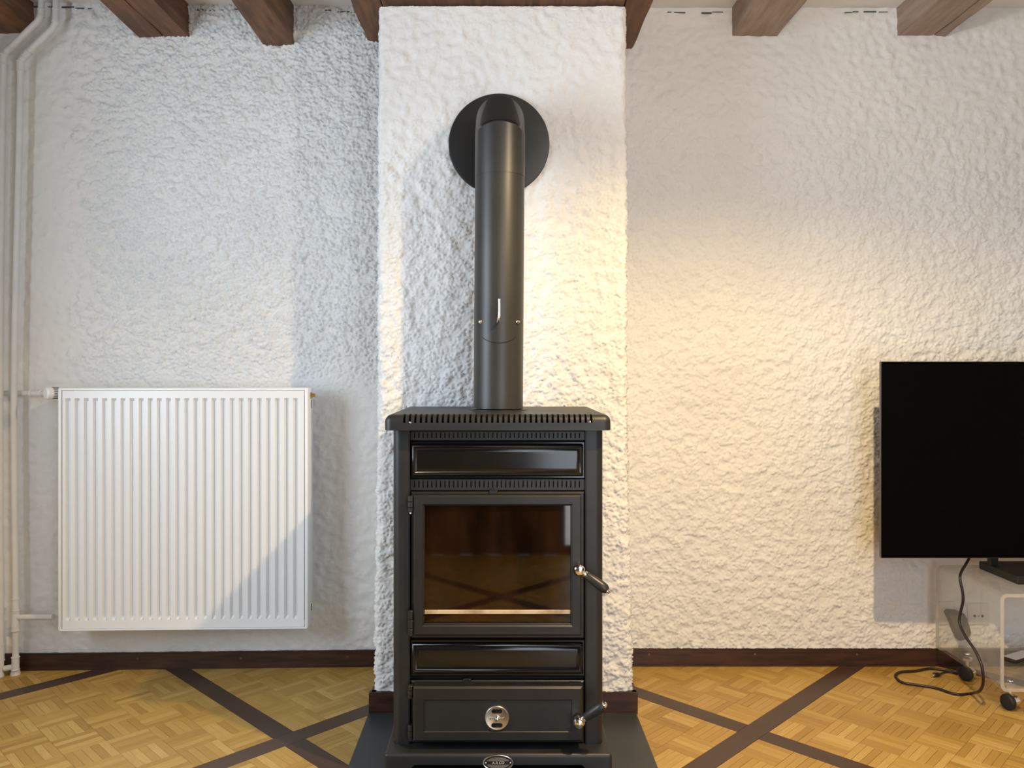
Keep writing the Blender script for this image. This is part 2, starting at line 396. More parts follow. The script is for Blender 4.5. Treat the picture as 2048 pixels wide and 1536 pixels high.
for ui in range(len(US) - 1):
    for vi in range(len(VS) - 1):
        u0, u1 = US[ui] + SW / 2, US[ui + 1] - SW / 2; v0, v1 = VS[vi] + SW / 2, VS[vi + 1] - SW / 2
        bu, bv = (u1 - u0) / 8, (v1 - v0) / 8
        for a in range(8):
            for b in range(8):
                cu, cv = u0 + (a + .5) * bu, v0 + (b + .5) * bv
                for k in range(5):
                    if (a + b) % 2: u, v, ln, wd, rot = cu, cv + (k - 2) * bv / 5, bu, bv / 5, math.pi / 4
                    else: u, v, ln, wd, rot = cu + (k - 2) * bu / 5, cv, bv, bu / 5, 3 * math.pi / 4
                    x, y = uv2(u, v)
                    if inside(x, y): fingers.append((x, y, ln, wd, rot))
def onscreen(x, y):
    if y < .5: return False
    px, py = CX + x / y * F, CY + H / y * F
    return -20 < px < 2068 and py < 1556
def hidden(x, y): return -.43 < x < .45 and y > 2.0
vis = [f for f in fingers if onscreen(f[0], f[1]) and not hidden(f[0], f[1])]
vis.sort(key=lambda f: f[1]); near = vis[:290]; nearset = set(near)
cache = {}
for (x, y, ln, wd, rot) in near:
    key = (round(ln, 4), round(wd, 4))
    if key not in cache: cache[key] = finger_mesh('parquet_finger', ln, wd); cache[key].materials.append(M['parquet'])
    o = bpy.data.objects.new('parquet_finger', cache[key]); C.objects.link(o); o.parent = floor
    o.location = (x, y, random.uniform(-.0003, .0001)); o.rotation_euler = (0, 0, rot + (math.pi if random.random() < .5 else 0))
rest = [f for f in fingers if f not in nearset]
tm = {}
for f in rest:
    key = (round(f[2], 4), round(f[3], 4))
    if key not in tm: tm[key] = finger_mesh('t', f[2], f[3])
t0 = next(iter(tm.values())); nv = len(t0.vertices); nf = len(t0.polygons)
Vs, Fs, UVs = [], [], []
tv = {k: np.array([v.co[:] for v in m_.vertices]) for k, m_ in tm.items()}
tf = [list(p.vertices) for p in t0.polygons]
for i, f in enumerate(rest):
    a = tv[(round(f[2], 4), round(f[3], 4))]; c, s_ = math.cos(f[4]), math.sin(f[4])
    q = np.stack([a[:, 0] * c - a[:, 1] * s_ + f[0], a[:, 0] * s_ + a[:, 1] * c + f[1], a[:, 2] + random.uniform(-.0003, .0001)], -1)
    Vs.append(q)
    for p in tf:
        Fs.append([j + i * nv for j in p]); UVs.extend([(a[j, 0], a[j, 1]) for j in p])
me = bpy.data.meshes.new('parquet_finger_field'); me.from_pydata(np.concatenate(Vs).tolist(), [], Fs)
uvl = me.uv_layers.new(name='UVMap'); uvl.data.foreach_set('uv', np.array(UVs, dtype=np.float32).ravel())
tag(link('parquet_field', me, M['parquet'], floor, world=False), kind='stuff')
# dark strips: one family runs through, the other is cut between its crossings
def strip(x0, y0, x1, y1, wdt, z):
    b = BM(); d = math.hypot(x1 - x0, y1 - y0); a = math.atan2(y1 - y0, x1 - x0)
    box(b, 0, d, -wdt / 2, wdt / 2, -.006, z, .0006, 1)
    uvl = b.loops.layers.uv.new('UVMap')
    for f in b.faces:
        for l in f.loops: l[uvl].uv = (l.vert.co.x * .4, l.vert.co.y * .4)
    bmesh.ops.transform(b, matrix=Matrix.Translation((x0, y0, 0)) @ Matrix.Rotation(a, 4, 'Z'), verts=b.verts)
    o = obj('dark_floor_strip', b, M['strip'], floor, smooth=30)
def clip(u0, v0, u1, v1):
    pts = [(u0 + (u1 - u0) * t / 400, v0 + (v1 - v0) * t / 400) for t in range(401)]
    ins = [p for p in pts if inside(*uv2(*p))]
    return (ins[0], ins[-1]) if len(ins) > 3 else None
for v in VS:
    c = clip(-2.2, v, 4.8, v)
    if c: strip(*uv2(*c[0]), *uv2(*c[1]), SW - .001, 0.0)
for u in US:
    for v0, v1 in zip(VS[:-1], VS[1:]):
        c = clip(u, v0 + SW / 2, u, v1 - SW / 2)
        if c: strip(*uv2(*c[0]), *uv2(*c[1]), SW - .001, 0.0)

# ------------------------------------------------------------------ baseboards
def board(name, p0, p1, hgt, th, mat_=None):
    d = Vector(p1) - Vector(p0); n = Vector((d.y, -d.x)).normalized() * th
    b = BM(); q = [Vector(p0), Vector(p1), Vector(p1) + n, Vector(p0) + n]
    lo = [b.verts.new((v.x, v.y, 0.0)) for v in q]; hi = [b.verts.new((v.x, v.y, hgt)) for v in q]
    b.faces.new(hi); b.faces.new(list(reversed(lo)))
    for j in range(4): b.faces.new((lo[j], lo[(j + 1) % 4], hi[(j + 1) % 4], hi[j]))
    bmesh.ops.recalc_face_normals(b, faces=b.faces)
    es = [e for e in b.edges if e.verts[0].co.z > .01 and e.verts[1].co.z > .01]
    bmesh.ops.bevel(b, geom=es, offset=.003, segments=2, affect='EDGES')
    return tag(obj(name, b, M['skirting']), kind='structure')
board('baseboard_left', (XL, ywl(XL) + .01), (XA - .012, ywl(XA) + .01), .063, .022)
board('baseboard_right', (XB + .02, YW + .01), (XR, YW + .01), .067, .022)
board('baseboard_chimney', (XA - .030, BF + .01), (XB + .035, BF + .01), .070, .026)
board('baseboard_chimney_left', (XA - .005, 3.05), (XA - .005, BF - .012), .070, .020)
board('baseboard_chimney_right', (XB + .015, BF - .012), (XB + .015, 3.05), .070, .020)
# little screw plugs on the skirting
b = BM()
for px, py in ((275, 1318), (482, 1317), (695, 1314)):
    y = ywl(fx(px, 3.03)) - .0125; lathe(b, (fx(px, y), y + .001, fz(py, y)), (0, -1, 0), [(.0045, 0), (.0045, .0014), (.003, .002)], 10)
tag(obj('screw_plugs_left', b, M['beam'], bpy.data.objects['baseboard_left'], world=False), kind='stuff')
b = BM()
for px, py in ((1298, 1309), (1510, 1309), (1714, 1309)):
    y = YW - .0125; lathe(b, (fx(px, y), y + .001, fz(py, y)), (0, -1, 0), [(.0045, 0), (.0045, .0014), (.003, .002)], 10)
tag(obj('screw_plugs_right', b, M['beam'], bpy.data.objects['baseboard_right'], world=False), kind='stuff')

# ------------------------------------------------------------------ ceiling beams (run from the wall towards the viewer)
def beam(x0, x1, zb, seed, material, label, ch=.012, crack=None, yend=3.10, roundness=0.0):
    r = random.Random(seed); nl = 60; ys = np.linspace(YR, yend, nl); b = BM()
    sec = [(x0, ZC + .01), (x0, zb + ch), (x0 + ch, zb)]
    if crack is not None: sec += [(crack - .004, zb), (crack, zb + .014), (crack + .004, zb)]
    else: sec += [((x0 + x1) / 2, zb)]
    sec += [(x1 - ch, zb), (x1, zb + ch), (x1, ZC + .01)]
    ph = [(r.uniform(0, 6), r.uniform(0, 6)) for _ in sec]; rows = []
    for y in ys:
        row = []
        for (x, z), (p1, p2) in zip(sec, ph):
            a = 0 if z > ZC else .0028
            row.append(b.verts.new((x + a * math.sin(y * 5.3 + p1) + a * .5 * math.sin(y * 17 + p2), y, z + a * math.sin(y * 4.1 + p2) + a * .4 * math.sin(y * 23 + p1))))
        rows.append(row)
    for a, c in zip(rows, rows[1:]):
        for j in range(len(sec) - 1): b.faces.new((a[j], a[j + 1], c[j + 1], c[j]))
    b.faces.new(rows[0]); b.faces.new(list(reversed(rows[-1])))
    bmesh.ops.recalc_face_normals(b, faces=b.faces)
    o = obj('ceiling_beam', b, material, smooth=30); return tag(o, label, 'beam', 'ceiling beams', 'thing')
Zl = 3.02
beam(fx(-75, Zl), fx(68, Zl), fz(68, Zl), 1, M['beam'], 'rounded dark brown ceiling beam above the top of the white heating pipes', ch=.045)
Zl = 3.03
beam(fx(278, Zl), fx(377, Zl), fz(75, Zl), 2, M['beam'], 'wide reddish brown ceiling beam with a long crack, above the radiator', ch=.003, crack=fx(327, Zl))
Zl = 3.045
beam(fx(529, Zl), fx(588, Zl), fz(92, Zl), 3, M['beam'], 'narrow reddish brown ceiling beam between the cracked beam and the chimney', ch=.003)
beam(fx(736, 3.05), XA - .001, fz(84, 3.05), 4, M['beam'], 'dark ceiling beam touching the left side of the chimney', ch=.003)
beam(XB + .001, fx(1265, YW), fz(97, YW), 5, M['beam'], 'brown ceiling beam touching the right side of the chimney', ch=.003)
beam(fx(1464, YW), fx(1557, YW), fz(71, YW), 6, M['beam_lamplit'], 'greyish brown ceiling beam on the plain wall between chimney and television', ch=.004)
beam(fx(1793, YW), fx(1892, YW), fz(72, YW), 7, M['beam_lamplit'], 'greyish brown ceiling beam with a fine split, above the television', ch=.004, crack=fx(1868, YW))
b = BM(); box(b, XA + .006, XB - .006, 2.615, 2.78, 2.335, ZC + .005, .004, 1)
for v in b.verts:
    if v.co.z < 2.4: v.co.z += -.008 * (v.co.x) / .4 + .012
tag(obj('chimney_header_beam', b, M['beam']), 'brown crosswise wooden header beam resting on top of the white chimney', 'beam', kind='thing')

# hairline gaps where the plaster meets the ceiling
rr_ = random.Random(5)
for nm_, parent_, spans in (('ceiling_gap', 'wall_back', ((62, 190), (385, 470), (650, 715))), ('ceiling_gap', 'wall_right_of_chimney', ((1335, 1375), (1403, 1455), (1690, 1770)))):
    b = BM()
    for a0, a1 in spans:
        x = a0
        while x < a1:
            l_ = rr_.uniform(8, 26); y = (ywl(fx(x, 3.04)) if x < 1000 else YW) - .006
            zz = ZC - .020 + rr_.uniform(-.004, .003); box(b, fx(x, y), fx(x + l_, y), y, y + .006, zz, zz + rr_.uniform(.0015, .005)); x += l_ + rr_.uniform(1, 14)
    tag(obj(nm_, b, M['rad_dark'], bpy.data.objects[parent_], world=False), kind='stuff')

# ------------------------------------------------------------------ hearth plate
HX0, HX1 = -.431, .447
b = BM(); box(b, HX0, HX1, 1.62, BF - .018, 0.0002, .006, .0015, 1)
tag(obj('hearth_plate', b, M['plate_metal']), 'dark grey metal floor plate beneath the black stove', 'hearth plate')

# ------------------------------------------------------------------ stove
ST = thing('wood_stove', (-.006, 2.38, .006), 'black wood stove with glass door and chrome handled doors in front of chimney', 'stove')
FZ = 2.175        # plane of the front panels
SZ0 = .006
# base with arch
def base_profile():
    b = BM()
    z1 = fz(1487, 2.17); zf = z1 - .012; zl = fz(1530, 2.11)
    x0, x1 = fx(768, 2.11), fx(1225, 2.11)
    pts = [(x0, SZ0), (x0, z1), (x1, z1), (x1, SZ0), (x1 - .055, SZ0), (x1 - .068, zl - .012), (x1 - .08, zl), (x0 + .08, zl), (x0 + .068, zl - .012), (x0 + .055, SZ0)]
    fr = [b.verts.new((x, 2.11, z)) for x, z in pts]; bk = [b.verts.new((x, 2.60, z)) for x, z in pts]
    b.faces.new(fr); b.faces.new(list(reversed(bk)))
    for j in range(len(pts)): b.faces.new((fr[j], fr[(j + 1) % len(pts)], bk[(j + 1) % len(pts)], bk[j]))
    bmesh.ops.recalc_face_normals(b, faces=b.faces)
    es = [e for e in b.edges if all(v.co.z > z1 - .001 for v in e.verts)] + [e for e in b.edges if abs(e.verts[0].co.x - e.verts[1].co.x) < 1e-5 and abs(e.verts[0].co.y - e.verts[1].co.y) < 1e-5 and all(v.co.y < 2.2 for v in e.verts) and min(abs(e.verts[0].co.x - x0), abs(e.verts[0].co.x - x1)) < 1e-4]
    bmesh.ops.bevel(b, geom=es, offset=.009, segments=4, profile=.5, affect='EDGES')
    return b, z1
b, BT = base_profile(); obj('base', b, M['steel'], ST)
LZ = fz(861, 2.13)      # underside of the lid lip
# side columns with rounded front corners
def column(xa, xb, outer):
    b = BM(); box(b, xa, xb, 2.165, 2.60, BT, LZ + .03)
    es = [e for e in b.edges if all(v.co.y < 2.2 for v in e.verts) and abs(e.verts[0].co.z - e.verts[1].co.z) > .1 and abs(e.verts[0].co.x - outer) < 1e-4]
    bmesh.ops.bevel(b, geom=es, offset=.022, segments=6, profile=.5, affect='EDGES')
    es = [e for e in b.edges if all(v.co.y < 2.166 for v in e.verts) and abs(e.verts[0].co.z - e.verts[1].co.z) > .1 and abs(e.verts[0].co.x - outer) > .02]
    bmesh.ops.bevel(b, geom=es[:1], offset=.003, segments=2, affect='EDGES')
    return b
cl0, cl1 = fx(785, 2.165), fx(819.5, 2.165); cr0, cr1 = fx(1171, 2.165), fx(1207, 2.165)
obj('side_panel', column(cl0, cl1, cl0), M['steel'], ST); obj('side_panel', column(cr0, cr1, cr1), M['steel'], ST)
# back, core blocks
b = BM(); box(b, cl1, cr0, 2.585, 2.598, BT, LZ + .03)
box(b, cl1 + .0005, cr0 - .0005, FZ + .012, 2.585, fz(986, FZ), LZ + .02)
box(b, cl1 + .0005, cr0 - .0005, FZ + .012, 2.585, BT, fz(1270, FZ))
obj('carcass', b, M['black'], ST)
# lid: slotted rounded lip
TX0, TX1 = fx(768, 2.13), fx(1223, 2.13); TZ = fz(828.5, 2.15)
b = BM(); box(b, TX0, TX1, 2.13, 2.605, LZ, TZ)
es = [e for e in b.edges if all(v.co.z > TZ - .001 for v in e.verts) and not all(v.co.y > 2.6 for v in e.verts)]
es += [e for e in b.edges if abs(e.verts[0].co.z - e.verts[1].co.z) > .01 and all(v.co.y < 2.2 for v in e.verts)]
bmesh.ops.bevel(b, geom=es, offset=.020, segments=6, profile=.5, affect='EDGES')
for f in b.faces: f.smooth = True
c = BM()
for k in range(35):
    xc = fx(808.5 + k * 11.0, 2.13); box(c, xc - .0030, xc + .0030, 2.10, 2.16, fz(846, 2.13), TZ + .02)
# keep the cut off the flat top
b2 = cut(b, c)
obj('lid', b2, M['steel'], ST, smooth=30)
for px, py in ((821, 845), (1180, 844)):
    b = BM(); lathe(b, P(px, py, 2.1305), (0, -1, 0), [(.0030, 0), (.0028, .001), (.0012, .002)], 12); obj('lid_screw', b, M['chrome'], ST)
b = BM(); lathe(b, (-.005, 2.40, TZ), (0, 0, 1), [(.088, 0), (.088, .0015), (.076, .0018)], 48); obj('flue_collar', b, M['steel'], ST)
# hollow feeling of the slots: black liner just behind
def vent_row(y0, y1, s0, s1, first, pitch, n):
    b = BM(); pbox(b, 820.5, 1170, y0, y1, FZ, FZ + .012, .0012, 1)
    c = BM()
    for k in range(n):
        xc = fx(first + k * pitch, FZ); box(c, xc - .0017, xc + .0017, FZ - .01, FZ + .0095, fz(s1, FZ), fz(s0, FZ))
    obj('vent_strip', cut(b, c), M['steel'], ST, smooth=30)
vent_row(862, 881, 866, 876, 829, 8.68, 39)
vent_row(958, 981, 961.5, 975, 829, 8.68, 39)
# enamel panels
def enamel(y0, y1, nm):
    b = BM(); frame_ring(b, (fx(821, FZ), fx(1169.5, FZ), fz(y1, FZ), fz(y0, FZ)), (fx(828, FZ), fx(1162, FZ), fz(y1 - 7, FZ), fz(y0 + 6, FZ)), FZ - .002, FZ + .012, .003, .002)
    p = obj(nm, b, M['enamel'], ST)
    b = BM(); x0, x1, z0, z1 = fx(823, FZ), fx(1167, FZ), fz(y1 - 5, FZ), fz(y0 + 5, FZ)
    def rect(g, y): return [b.verts.new((x, y, z)) for x, z in ((x0 + g, z0 + g), (x1 - g, z0 + g), (x1 - g, z1 - g), (x0 + g, z1 - g))]
    loops = [rect(0, FZ + .004), rect(.001, FZ - .004), rect(.004, FZ - .009), rect(.008, FZ - .010), rect(.011, FZ - .006), rect(.0135, FZ - .005), rect(.016, FZ - .0065), rect(.022, FZ - .0072)]
    for a, c in zip(loops, loops[1:]):
        for j in range(4): b.faces.new((a[j], a[(j + 1) % 4], c[(j + 1) % 4], c[j]))
    b.faces.new(loops[-1]); bmesh.ops.recalc_face_normals(b, faces=b.faces)
    obj('raised_field', b, M['enamel'], p, smooth=50)
enamel(883, 957, 'enamel_panel'); enamel(1279, 1352, 'enamel_panel')
# surround frames
b = BM(); frame_ring(b, (fx(821.5, FZ), fx(1169, FZ), fz(1276, FZ), fz(983, FZ)), (fx(832, FZ), fx(1160, FZ), fz(1266, FZ), fz(994, FZ)), FZ - .006, FZ + .02, .003, .004)
obj('door_surround', b, M['cast'], ST)
b = BM(); frame_ring(b, (fx(821.5, FZ), fx(1168, FZ), fz(1484, FZ), fz(1360, FZ)), (fx(832, FZ), fx(1160, FZ), fz(1474, FZ), fz(1370, FZ)), FZ - .006, FZ + .012, .003, .004)
obj('ash_door_surround', b, M['cast'], ST)
for (x, y) in ((987, 985), (934, 1364)):
    b = BM(); pbox(b, x - 8, x + 8, y - 5, y + 4, FZ - .012, FZ - .004, .0015, 1); pbox(b, x - 5, x + 5, y - 6, y - 4, FZ - .014, FZ - .010, .0008, 1)
    obj('catch', b, M['cast'], ST)
# fire door
DZ = 2.142
b = BM(); frame_ring(b, (fx(827, DZ), fx(1163, DZ), fz(1272, DZ), fz(991, DZ)), (fx(848, DZ), fx(1142, DZ), fz(1250, DZ), fz(1012, DZ)), DZ, FZ - .008, .005, .004)
door = obj('fire_door', b, M['cast'], ST)
b = BM(); box(b, fx(844, DZ), fx(1146, DZ), DZ + .012, DZ + .016, fz(1254, DZ), fz(1008, DZ)); obj('door_glass', b, M['glass'], door)
b = BM(); pbox(b, 848, 1142, 1247, 1251, DZ + .004, DZ + .014, .001, 1); obj('glass_bead', b, M['cast'], door)
b = BM(); pbox(b, 849, 1141, 1220, 1228, DZ + .009, DZ + .0118, .0008, 1); tag(obj('ledge_glint', b, M['ledge'], door), 'pale strip painted as a glint of the ledge along the bottom of the glass')  # strip added in front of the glass to paint the ledge's highlight
def hinge(y0, y1, parent, ball):
    z0, z1 = fz(y1, DZ), fz(y0, DZ); x = fx(821, DZ); y = DZ + .008; h = (z1 - z0)
    b = BM(); lathe(b, (x, y, z0), (0, 0, 1), [(.004, 0), (.0075, .003), (.0080, h * .28), (.006, h * .31), (.0085, h * .34), (.0085, h * .62), (.006, h * .65), (.0082, h * .68), (.0082, h - .002), (.006, h)], 20)
    box(b, x, x + .010, y - .002, y + .006, z0 + h * .34, z0 + h * .62, .001, 1)
    obj('hinge', b, M['cast'], parent)
    if ball:
        b = BM(); bmesh.ops.create_uvsphere(b, u_segments=12, v_segments=8, radius=.0035, matrix=Matrix.Translation((x, y - .004, z0 - .001))); obj('hinge_pin', b, M['chrome'], parent)
hinge(992, 1026, door, True); hinge(1222, 1275, door, False)
def handle(c, tip, parent):
    """c: centre of the chrome boss, tip: end of the grip (world)"""
    c, tip = Vector(c), Vector(tip); d = (tip - c).normalized(); ln = (tip - c).length
    b = BM(); lathe(b, c + Vector((0, .022, 0)), (0, -1, 0), [(.010, 0), (.012, .004), (.0115, .012), (.010, .015), (.012, .018), (.0155, .024), (.0155, .031), (.011, .038), (.004, .040)], 24)
    lathe(b, c, d, [(.009, 0), (.0095, .010), (.007, .014), (.0095, .018), (.0085, .024), (.006, .028)], 20)
    obj('handle_boss', b, M['chrome'], parent)
    g0 = .024
    b = BM(); lathe(b, c + d * g0, d, [(.0095, 0), (.0108, .003), (.0122, (ln - g0) * .35), (.0136, (ln - g0) * .7), (.0128, (ln - g0) * .88), (.0085, ln - g0)], 24)
    obj('handle_grip', b, M['bake'], parent)
    b = BM(); lathe(b, c + d * (ln - .001), d, [(.0075, 0), (.0085, .002), (.006, .005), (.005, .008), (.002, .0095)], 20); obj('handle_cap', b, M['chrome'], parent)
hz = 2.115
handle(P(1158, 1139, hz + .005), P(1215, 1181, hz - .02), door)
# ash door
AZ = 2.128
b = BM(); frame_ring(b, (fx(826, AZ), fx(1165, AZ), fz(1484, AZ), fz(1374, AZ)), (fx(848, AZ), fx(1143, AZ), fz(1463, AZ), fz(1401, AZ)), AZ, FZ - .008, .002, .005)
ash = obj('ash_door', b, M['cast'], ST)
VC = P(994, 1435, AZ + .004)
b = BM(); pbox(b, 847, 1144, 1400, 1464, AZ + .004, AZ + .014); obj('door_field', b, M['steel'], ash)
b = BM(); lathe(b, VC, (0, -1, 0), [(.0325, 0), (.0325, .004), (.031, .006), (.029, .006), (.0275, .0055), (.004, .0055)], 64)
c = BM()
for sg in (-1, 1):
    cz = VC.z + sg * .0185
    box(c, VC.x - .009, VC.x + .009, VC.y - .02, VC.y - .001, cz - .0058, cz + .0058)
    for q in (-1, 1): lathe(c, (VC.x + q * .009, VC.y - .001, cz), (0, -1, 0), [(.0058, 0), (.0058, .019)], 16)
disc = obj('air_vent', cut(b, c), M['vent_disc'], ash, smooth=30)
for sg in (-1, 1):
    cz = VC.z + sg * .0185; b = BM(); box(b, VC.x - .0148, VC.x + .0148, VC.y - .0012, VC.y - .0004, cz - .0058, cz + .0058); obj('vent_opening', b, M['black'], ash)
b = BM(); box(b, VC.x - .019, VC.x + .019, VC.y - .0068, VC.y - .004, VC.z - .0016, VC.z + .0016, .0008, 1)
for q in (-1, 1): box(b, VC.x + q * .018 - .0012, VC.x + q * .018 + .0012, VC.y - .0068, VC.y - .004, VC.z - .004, VC.z + .004, .0006, 1)
lathe(b, VC + Vector((0, -.004, 0)), (0, -1, 0), [(.007, 0), (.0075, .003), (.006, .007), (.0035, .008), (.003, .012), (.001, .0125)], 20)
obj('vent_knob', b, M['chrome'], ash)
hinge(1372, 1400, ash, False); hinge(1452, 1485, ash, False)
handle(P(1157, 1444, 2.100), P(1208, 1410, 2.075), ash)
# badge
bc = P(996, 1525, 2.1095)
b = BM(); n_ = 48
def oval(a, c_, y): return [b.verts.new((bc.x + a * math.cos(2 * math.pi * j / n_), y, bc.z + c_ * math.sin(2 * math.pi * j / n_))) for j in range(n_)]
a_, c_ = .0400, .0215
loops = [oval(a_, c_, bc.y), oval(a_, c_, bc.y - .003), oval(a_ - .0012, c_ - .0012, bc.y - .0036), oval(a_ - .003, c_ - .003, bc.y - .003), oval(a_ - .0035, c_ - .0035, bc.y - .0015)]
for p, q in zip(loops, loops[1:]):
    for j in range(n_): b.faces.new((p[j], p[(j + 1) % n_], q[(j + 1) % n_], q[j]))
bmesh.ops.recalc_face_normals(b, faces=b.faces)
badge = obj('badge', b, M['vent_disc'], ST)
b = BM(); vs = oval(a_ - .003, c_ - .003, bc.y - .0014); b.faces.new(vs)
bmesh.ops.recalc_face_normals(b, faces=b.faces); obj('badge_ground', b, M['plastic'], badge)
for sg in (-1, 1):
    b = BM(); vs = []
    ai, ci = a_ - .0085, c_ - .0065; zl = .0045; vv = []
    for j in range(25):
        an = math.pi * j / 24; x, z = ai * math.cos(an), ci * math.sin(an)
        if z >= zl - 1e-6: vv.append((x, z))
    xe = ai * math.sqrt(1 - (zl / ci) ** 2); vv = [(xe, zl)] + vv + [(-xe, zl)]
    f_ = [b.verts.new((bc.x + x, bc.y - .0028, bc.z + sg * z)) for x, z in vv]; g_ = [b.verts.new((v.co.x, bc.y - .001, v.co.z)) for v in f_]
    b.faces.new(f_)
    for j in range(len(f_)): b.faces.new((f_[j], f_[(j + 1) % len(f_)], g_[(j + 1) % len(f_)], g_[j]))
    bmesh.ops.recalc_face_normals(b, faces=b.faces); obj('badge_inlay', b, M['vent_disc'], badge)
for sg in (-1, 1):
    b = BM(); lathe(b, (bc.x + sg * .0325, bc.y - .001, bc.z), (0, -1, 0), [(.0027, 0), (.0025, .002), (.001, .003)], 14); obj('rivet', b, M['chrome'], badge)
cu = bpy.data.curves.new('lettering', 'FONT'); cu.body = 'A.R.CO'; cu.size = .0088; cu.extrude = .0006; cu.align_x = 'CENTER'; cu.align_y = 'CENTER'; cu.shear = .25; cu.space_character = 1.15
cu.offset = .0001
to = bpy.data.objects.new('t', cu); C.objects.link(to)
me = bpy.data.meshes.new_from_object(to.evaluated_get(bpy.context.evaluated_depsgraph_get())); bpy.data.objects.remove(to)
me.transform(Matrix.Translation((bc.x, bc.y - .0022, bc.z)) @ Matrix.Rotation(math.pi / 2, 4, 'X'))
link('lettering', me, M['letter'], badge)
# firebox lining seen through the glass
fz0, fz1 = fz(1262, DZ), fz(996, DZ)
bxl, bxr = cl1 + .004, cr0 - .004
for k in range(3):
    x0 = bxl + .02 + (bxr - bxl - .04) * k / 3
    b = BM(); box(b, x0 + .0008, x0 + (bxr - bxl - .04) / 3 - .0008, 2.50, 2.525, fz0, fz1, .003, 1); obj('fire_brick', b, M['brick'], ST)
for x0, x1 in ((bxl, bxl + .02), (bxr - .02, bxr)):
    for y0, y1 in ((2.21, 2.352), (2.354, 2.498)):
        b = BM(); box(b, x0, x1, y0, y1, fz0, fz1, .003, 1); obj('fire_brick', b, M['brick'], ST)
b = BM(); box(b, bxl + .02, bxr - .02, 2.19, 2.50, fz0, fz0 + .012); obj('firebox_floor', b, M['ash'], ST)
b = BM(); box(b, bxl + .022, bxr - .022, 2.192, 2.206, fz0, fz(1228, 2.19), .002, 1); obj('log_guard', b, M['ash'], ST)
b = BM(); v = [b.verts.new(p) for p in ((bxl + .02, 2.26, fz1 - .02), (bxr - .02, 2.26, fz1 - .02), (bxr - .02, 2.50, fz1 - .10), (bxl + .02, 2.50, fz1 - .10))]
b.faces.new(v); r = bmesh.ops.extrude_face_region(b, geom=list(b.faces)); bmesh.ops.translate(b, verts=[g for g in r['geom'] if isinstance(g, bmesh.types.BMVert)], vec=(0, 0, .015)); bmesh.ops.recalc_face_normals(b, faces=b.faces)
obj('baffle_plate', b, M['brick'], ST)

# ------------------------------------------------------------------ flue pipe
PYc = 2.40; FT = TZ + .0025
FL = thing('flue_pipe', (-.005, PYc, FT), 'dark grey flue pipe rising from the stove and bending into the chimney', 'flue pipe')
zs = fz(343, 2.325); zt = 1.822; zc = 1.893
b = BM(); tube(b, [(-.0055, PYc, FT + .0025), (-.0005, PYc, zs + .01)], .0742, 64); obj('pipe', b, M['flue'], FL)
b = BM(); tube(b, [(-.0002, PYc, zs), (.0003, PYc, zt), (.0005, PYc + (zc - zt), zc), (.0005, 2.655, zc)], .0752, 64)
elb = obj('elbow', b, M['flue'], FL, smooth=20)
# inspection cap on the slanting segment
b = BM(); A0 = Vector((0, PYc, zt)); dd = Vector((0, 1, 1)).normalized(); nn_ = Vector((0, -1, 1)).normalized(); rx = Vector((1, 0, 0))
L_ = (zc - zt) * math.sqrt(2); nu, nv2 = 21, 9; g = []
for i in range(nv2):
    t = i / (nv2 - 1); row = []
    lo_half = math.radians(50 - 22 * t ** 1.6)
    for j in range(nu):
        a = -lo_half + 2 * lo_half * j / (nu - 1); rr = .0752 + .0022
        # keep within the mitres
        off = .075 * math.cos(a) * math.tan(math.radians(22.5))
        s0, s1 = -off + .008, L_ + off - .006
        row.append(b.verts.new(A0 + dd * (s0 + (s1 - s0) * t) + (nn_ * math.cos(a) + rx * math.sin(a)) * rr))
    g.append(row)
for i in range(nv2 - 1):
    for j in range(nu - 1): b.faces.new((g[i][j], g[i][j + 1], g[i + 1][j + 1], g[i + 1][j]))
r = bmesh.ops.solidify(b, geom=list(b.faces), thickness=.002); bmesh.ops.recalc_face_normals(b, faces=b.faces)
obj('inspection_cap', b, M['flue'], FL, smooth=40)
b = BM(); lathe(b, (fx(998, 2.63), 2.636, fz(288, 2.63)), (0, -1, 0), [(.166, 0), (.166, .006), (.164, .009), (.160, .010), (.076, .010)], 96); obj('wall_rosette', b, M['steel'], FL)
b = BM(); dz = fz(643, 2.33)
for px in (962, 1035):
    x = fx(px, 2.34); yy = PYc - math.sqrt(.0745 ** 2 - (x + .002) ** 2); d = Vector((x + .002, yy - PYc, 0)).normalized()
    b = BM(); lathe(b, (x - d.x * .001, yy - d.y * .001, dz), d, [(.0062, 0), (.0055, .003), (.0035, .004), (.0035, .008), (.001, .009)], 16); obj('screw', b, M['chrome'], FL)
y0 = PYc - .0745
b = BM(); tube(b, spline([(-.006, y0 + .004, dz - .004), (-.006, y0 - .012, dz - .004), (-.0045, y0 - .022, dz + .004), (-.002, y0 - .025, dz + .018), (-.0018, y0 - .025, fz(598, 2.30))], 5), .0038, 12)
obj('damper_lever', b, M['chrome'], FL)
b = BM(); pts = []
for j in range(25):
    a = math.radians(-30 + 60 * j / 24); aa = math.radians(-62 + 124 * j / 24)
    pts.append((-.003 + .0748 * math.sin(aa) * .75, PYc - math.sqrt(.0748 ** 2 - (.0748 * math.sin(aa) * .75) ** 2), fz(686, 2.33) + .019 * (1 - math.cos(aa)) / (1 - math.cos(math.radians(62)))))
tube(b, pts, .0008, 8); obj('damper_seam', b, M['black'], FL)

